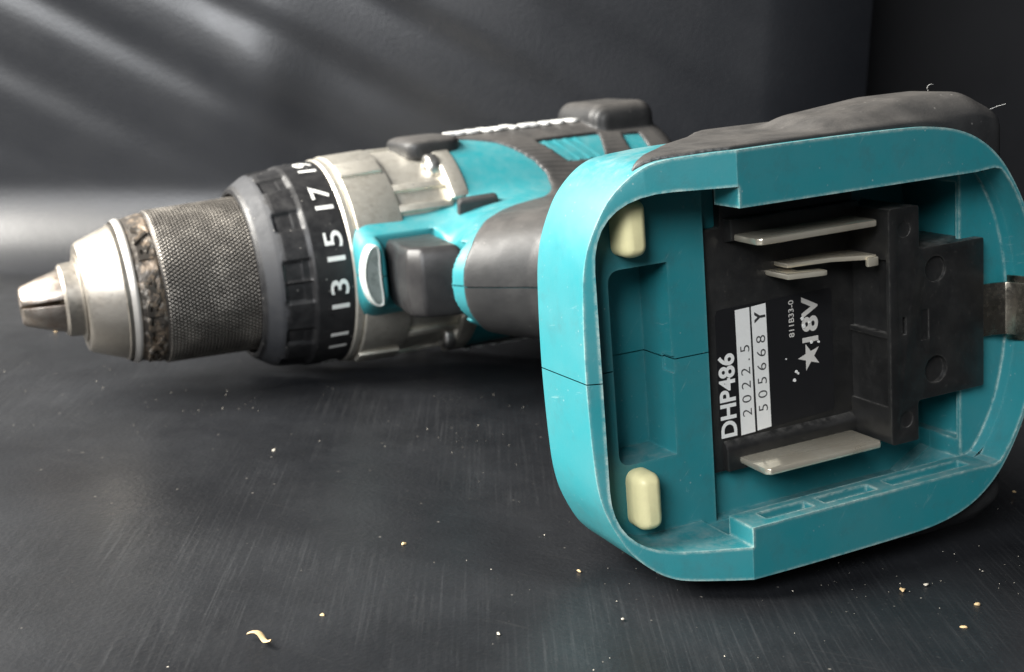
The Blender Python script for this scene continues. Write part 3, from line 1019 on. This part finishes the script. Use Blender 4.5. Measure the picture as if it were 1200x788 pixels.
# ---- gear housing
gh = link('gear_housing', lathe([(7.4, 20), (7.6, 28.6), (8.2, 29.6), (20.6, 30.1), (21.0, 29.9), (21.5, 28.9), (37, 28.9), (41.5, 28.0), (41.6, 20)], 144), CAST, drill)
for a0 in (58, -58, 122, -122):
    lo, hi = (a0 - 26, a0 + 20) if a0 > 0 else (a0 - 20, a0 + 26)
    if abs(a0) > 90: lo, hi = a0 - 20, a0 + 20
    link('screw_flange', sector([(36.2, 24), (36.2, 30.9), (36.9, 31.6), (41.4, 31.7), (41.4, 24)], lo, hi, 16), CAST, gh)
    c = ax(0, 28.6, math.radians(a0))
    sc = loft([[(x, c[1] + r * math.cos(t), c[2] + r * math.sin(t)) for t in np.linspace(0, 2 * math.pi, 28, endpoint=False)]
               for x, r in ((36.4, 3.9), (34.3, 3.9), (33.7, 3.6), (33.35, 3.0), (33.2, 2.0))])
    sc = boolean(sc, [raw(*(lambda w, h_: ([(x, c[1] + y, c[2] + z) for x in (30, 34.3) for y in (-w, w) for z in (-h_, h_)],
                      [(0, 1, 3, 2), (4, 6, 7, 5), (0, 4, 5, 1), (2, 3, 7, 6), (0, 2, 6, 4), (1, 5, 7, 3)]))(w_, h2)) for w_, h2 in ((0.45, 2.2), (2.2, 0.45))])
    bevelled(sc, 0.12, 1, 45, 40)
    link('screw', sc, SCREW, gh)
    for rib, da in ((0, -14), (1, -27 if a0 > 0 else 14)):
        aa = math.radians(a0 + (da if a0 > 0 else -da))
        link('rib', sector([(21.0, 26), (21.0, 29.9), (36.6, 29.9), (36.6, 26)], math.degrees(aa) - 2.2, math.degrees(aa) + 2.2, 4, 0.3), CAST, gh)
for a0 in (62, -62):
    link('rib', sector([(8.0, 28), (8.0, 30.4), (20, 30.9), (20, 28)], a0 - 6, a0 + 6, 6, 0.4), CAST, gh)

# ---- chuck
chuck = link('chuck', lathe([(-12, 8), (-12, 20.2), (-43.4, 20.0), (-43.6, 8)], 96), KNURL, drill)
pitch = 1.12
xk = np.arange(-43.4, -13.2, 0.2); na = 760
ak = np.linspace(0, 2 * np.pi, na, endpoint=False)
XK, AK = np.meshgrid(xk, ak, indexing='ij')
arcl = AK * 21.2
nd = round(2 * math.pi * 21.2 / pitch)
uu = AK / (2 * math.pi) * nd
vv = XK / pitch * 0.62
tri = lambda q: 2 * np.abs((q % 1) - 0.5)
hk = np.minimum(tri(uu + vv), tri(uu - vv))
endf = np.clip((XK + 43.4) / 1.0, 0, 1) * np.clip((-13.2 - XK) / 0.6, 0, 1)
RK = np.interp(XK, [-43.4, -42.4, -13.8, -13.2], [20.2, 20.75, 21.55, 21.0]) + 0.44 * np.minimum(hk * 1.4, 0.8) * endf - 0.2
P3 = np.stack([XK, HY - RK * np.cos(AK), RK * np.sin(AK)], -1)
I = np.arange(P3.shape[0] * na).reshape(-1, na)
J = np.roll(I, -1, 1)
Fk = np.stack([I[:-1], J[:-1], J[1:], I[1:]], -1).reshape(-1, 4)
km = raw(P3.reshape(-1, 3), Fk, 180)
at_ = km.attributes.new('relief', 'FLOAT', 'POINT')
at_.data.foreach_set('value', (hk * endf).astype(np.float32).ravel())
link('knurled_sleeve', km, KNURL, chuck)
# worn stamped ring
xr = np.linspace(-51.6, -43.3, 60); ar = np.linspace(0, 2 * np.pi, 420, endpoint=False)
XR, AR = np.meshgrid(xr, ar, indexing='ij')
blob = vnoise(XR * 1.7, AR * 20 * 1.5, 21) + 0.8 * vnoise(XR * 3.0, AR * 20 * 2.4, 22)
RR = np.interp(XR, [-51.6, -50.4, -49.8, -49.2, -44, -43.3], [19.0, 19.6, 19.6, 19.2, 20.3, 20.1]) + 0.05 * np.clip(blob * 4, -0.3, 1) * np.clip((XR + 49.6) / 0.5, 0, 1) * np.clip((-44 - XR) / 0.5, 0, 1)
P3 = np.stack([XR, HY - RR * np.cos(AR), RR * np.sin(AR)], -1)
I = np.arange(P3.shape[0] * 420).reshape(-1, 420); J = np.roll(I, -1, 1)
link('stamped_ring', raw(P3.reshape(-1, 3), np.stack([I[:-1], J[:-1], J[1:], I[1:]], -1).reshape(-1, 4), 60), RINGM, chuck)
def on_ring(u, v, w):
    return ax(-44.6 - v, 20.15 + w, math.radians(-62) + u / 20.2)


link('ring_lettering', text_mesh('EXTRA RV', 5.2, on_ring, extrude=0.55, bold=0.12, width=44.0, subdiv=1), RINGM, chuck)
link('chuck_cone', lathe([(-43, 8), (-51.4, 18.4), (-52.6, 18.4), (-52.8, 18.0), (-61.0, 14.9), (-61.8, 14.2), (-61.9, 8)], 120), STEEL, chuck)
link('chuck_nose', lathe([(-60, 5), (-61.2, 11.6), (-62.4, 11.6), (-62.6, 10.0), (-66.2, 9.7), (-66.9, 9.0), (-66.9, 3)], 96), STEEL, chuck)
for k in range(3):
    a0 = math.radians(66 + 120 * k)
    rg = []
    for x, ro, ri in ((-63, 8.6, 0.9), (-67, 8.4, 0.9), (-72, 6.9, 0.9), (-76.6, 5.3, 0.9), (-77.2, 4.6, 1.0)):
        ring = []
        for t in np.linspace(-55.5, 55.5, 9):
            ring.append((ro, math.radians(t)))
        pts = [ax(x, r, a0 + t) for r, t in ring]
        # flat clamping faces meet near the axis
        ctr = ax(x, ri, a0)
        pts += [ctr]
        rg.append(pts)
    link('jaw', bevelled(loft(rg), 0.2, 2, 50), JAWSTEEL, chuck)

# ------------------------------------------------------------------ crumbs on the table
bpy.context.view_layer.update()
cm = cam.matrix_world


def on_table(u, v):
    d = cm.to_3x3() @ Vector(((u - 600) / 1559.6, -(v - 394) / 1559.6, -1.0))
    o = cm.translation
    t = -(o.z) / d.z
    return o + d * t


def crumb_mesh(size, seed, elong=1.0, flatn=0.6):
    bm = bmesh.new(); bmesh.ops.create_icosphere(bm, subdivisions=2, radius=1)
    r = random.Random(seed)
    ofs = [Vector((r.uniform(-1, 1), r.uniform(-1, 1), r.uniform(-1, 1))) for _ in range(5)]
    for v_ in bm.verts:
        k = 1 + 0.34 * sum(math.sin(3.7 * v_.co.dot(o) + o.x) for o in ofs) / 2
        v_.co = Vector((v_.co.x * k * elong, v_.co.y * k, v_.co.z * k * flatn)) * size
    me = bpy.data.meshes.new('crumb'); bm.to_mesh(me); bm.free()
    smooth(me, 60)
    return me


CR = [  # u, v, size mm, elongation, material, label
    (305, 746, 0.75, 3.0, CRUMB, 'long curled tan shaving at the bottom left of the black sheet', 'shaving'),
    (378, 713, 0.55, 1.2, CRUMB, 'round tan crumb just above and right of the long shaving', 'crumb'),
    (473, 631, 0.60, 1.2, CRUMB, 'tan crumb alone on the sheet left of the lower cream bumper', 'crumb'),
    (82, 696, 0.55, 1.3, PALECRUMB, 'pale crumb far left near the bottom edge of the sheet', 'crumb'),
    (1058, 684, 0.62, 1.3, CRUMB, 'tan crumb right of the lowest teal corner of the foot', 'crumb'),
    (1086, 678, 0.50, 1.6, PALECRUMB, 'slim pale crumb beside the tan one under the lower rail', 'crumb'),
    (1147, 701, 0.60, 1.3, CRUMB, 'upper one of two tan crumbs near the lower right corner', 'crumb'),
    (1131, 728, 0.66, 1.2, CRUMB, 'lower one of two tan crumbs near the lower right corner', 'crumb'),
    (1189, 570, 0.45, 1.2, CRUMB, 'small crumb at the right edge beside the rounded foot end', 'crumb'),
    (679, 662, 0.45, 1.2, CRUMB, 'tiny tan crumb just under the front teal corner of the foot', 'crumb'),
    (584, 735, 0.42, 1.4, PALECRUMB, 'tiny pale crumb near the middle of the bottom edge', 'crumb'),
    (195, 775, 0.45, 1.4, PALECRUMB, 'small pale crumb at the bottom edge left of the shaving', 'crumb'),
    (66, 384, 0.85, 1.2, CRUMB, 'yellowish crumb right below the chuck jaws', 'crumb'),
    (321, 522, 0.55, 1.5, PALECRUMB, 'pale crumb on the sheet in front of the numbered collar', 'crumb'),
    (730, 788 - 70, 0.40, 1.2, PALECRUMB, 'faint pale crumb below the middle of the teal foot', 'crumb'),
]
for i, (u, v_, sz, el, mt, lb, ct) in enumerate(CR):
    p = on_table(u, v_)
    if ct == 'shaving':
        pts = []
        for k in range(9):
            t = k / 8
            pts.append((-2.6 + 5.2 * t, 0.7 * math.sin(t * 5.0), 0.5 + 0.35 * math.sin(t * 7)))
        rg = []
        for k, (x, y, z) in enumerate(pts):
            wd = 0.55 * math.sin(math.pi * (0.12 + 0.76 * k / 8)) + 0.1
            rg.append([(x, y - wd, z), (x + .1, y, z + 0.28), (x, y + wd, z), (x + .1, y, z - 0.22)])
        me = loft(rg, ang=60)
    else:
        me = crumb_mesh(sz * 0.72 * MM, i, el)
    o = link('wood_shaving' if ct == 'shaving' else 'crumb', me, mt)
    o.location = (p.x, p.y, 0.0002 - 0.0016 + (sz * MM * 0.4 if ct == 'crumb' else 0.0008))
    o.rotation_euler = (0, 0, (-0.9 if ct == 'shaving' else random.uniform(0, 6)))
    tag(o, lb, ct, None if ct == 'shaving' else 'crumbs on the black sheet')

# two loose fibres caught on the rubber at the rear of the foot
for pts, lb in (([(83.2, 20.0, 42.0), (83.0, 19.2, 42.6), (82.0, 18.6, 42.5), (81.9, 18.4, 43.2), (82.5, 18.2, 43.7), (83.0, 18.0, 43.5)],
                 'white hair standing up in a loop on top of the foot'),
                ([(87.0, 9.0, 38.0), (89.0, 8.0, 38.8), (89.8, 7.6, 39.0), (90.6, 7.0, 39.2)], 'white hair sticking out from the rear corner of the foot')):
    cu = bpy.data.curves.new('hair', 'CURVE'); cu.dimensions = '3D'; cu.bevel_depth = 0.026 * MM; cu.bevel_resolution = 1
    sp = cu.splines.new('NURBS'); sp.points.add(len(pts) - 1); sp.use_endpoint_u = True; sp.order_u = 3
    for q, p in zip(sp.points, pts):
        w_ = T @ (Vector(p) * MM); q.co = (*w_, 1)
    o = bpy.data.objects.new('tmp', cu); COL.objects.link(o); bpy.context.view_layer.update()
    me = bpy.data.meshes.new_from_object(o.evaluated_get(bpy.context.evaluated_depsgraph_get()))
    bpy.data.objects.remove(o)
    tag(link('loose_hair', me, WHITE), lb, 'hair')

# fine dust nobody could count
V, Fc = [], []
for i in range(1100):
    u, w = random.uniform(-0.25, 0.25), random.uniform(0.12, 0.52)
    if i % 8 == 0:
        cu_, cw_ = [(0.075, 0.225), (0.088, 0.215), (-0.02, 0.30), (-0.075, 0.34), (0.03, 0.24)][(i // 8) % 5]
        u, w = random.gauss(cu_, 0.012), random.gauss(cw_, 0.016)
    x, y = ground_pt(u, w); s_ = random.choice((0.04, 0.05, 0.06, 0.08, 0.13)) * MM
    a = random.uniform(0, 6.28); e = random.uniform(1, 2.4); b0 = len(V); z0 = -0.0014
    for k in range(4):
        t = a + k * math.pi / 2
        V.append((x + s_ * (e if k % 2 == 0 else 1) * math.cos(t), y + s_ * (e if k % 2 == 0 else 1) * math.sin(t), z0))
    V.append((x, y, z0 + s_ * 1.2))
    Fc += [(b0, b0 + 1, b0 + 4), (b0 + 1, b0 + 2, b0 + 4), (b0 + 2, b0 + 3, b0 + 4), (b0 + 3, b0, b0 + 4)]
me = bpy.data.meshes.new('dust'); me.from_pydata(V, [], Fc)
du = link('dust', me, PALECRUMB)
du['kind'] = 'stuff'; du['label'] = 'fine pale dust scattered over the black sheet'
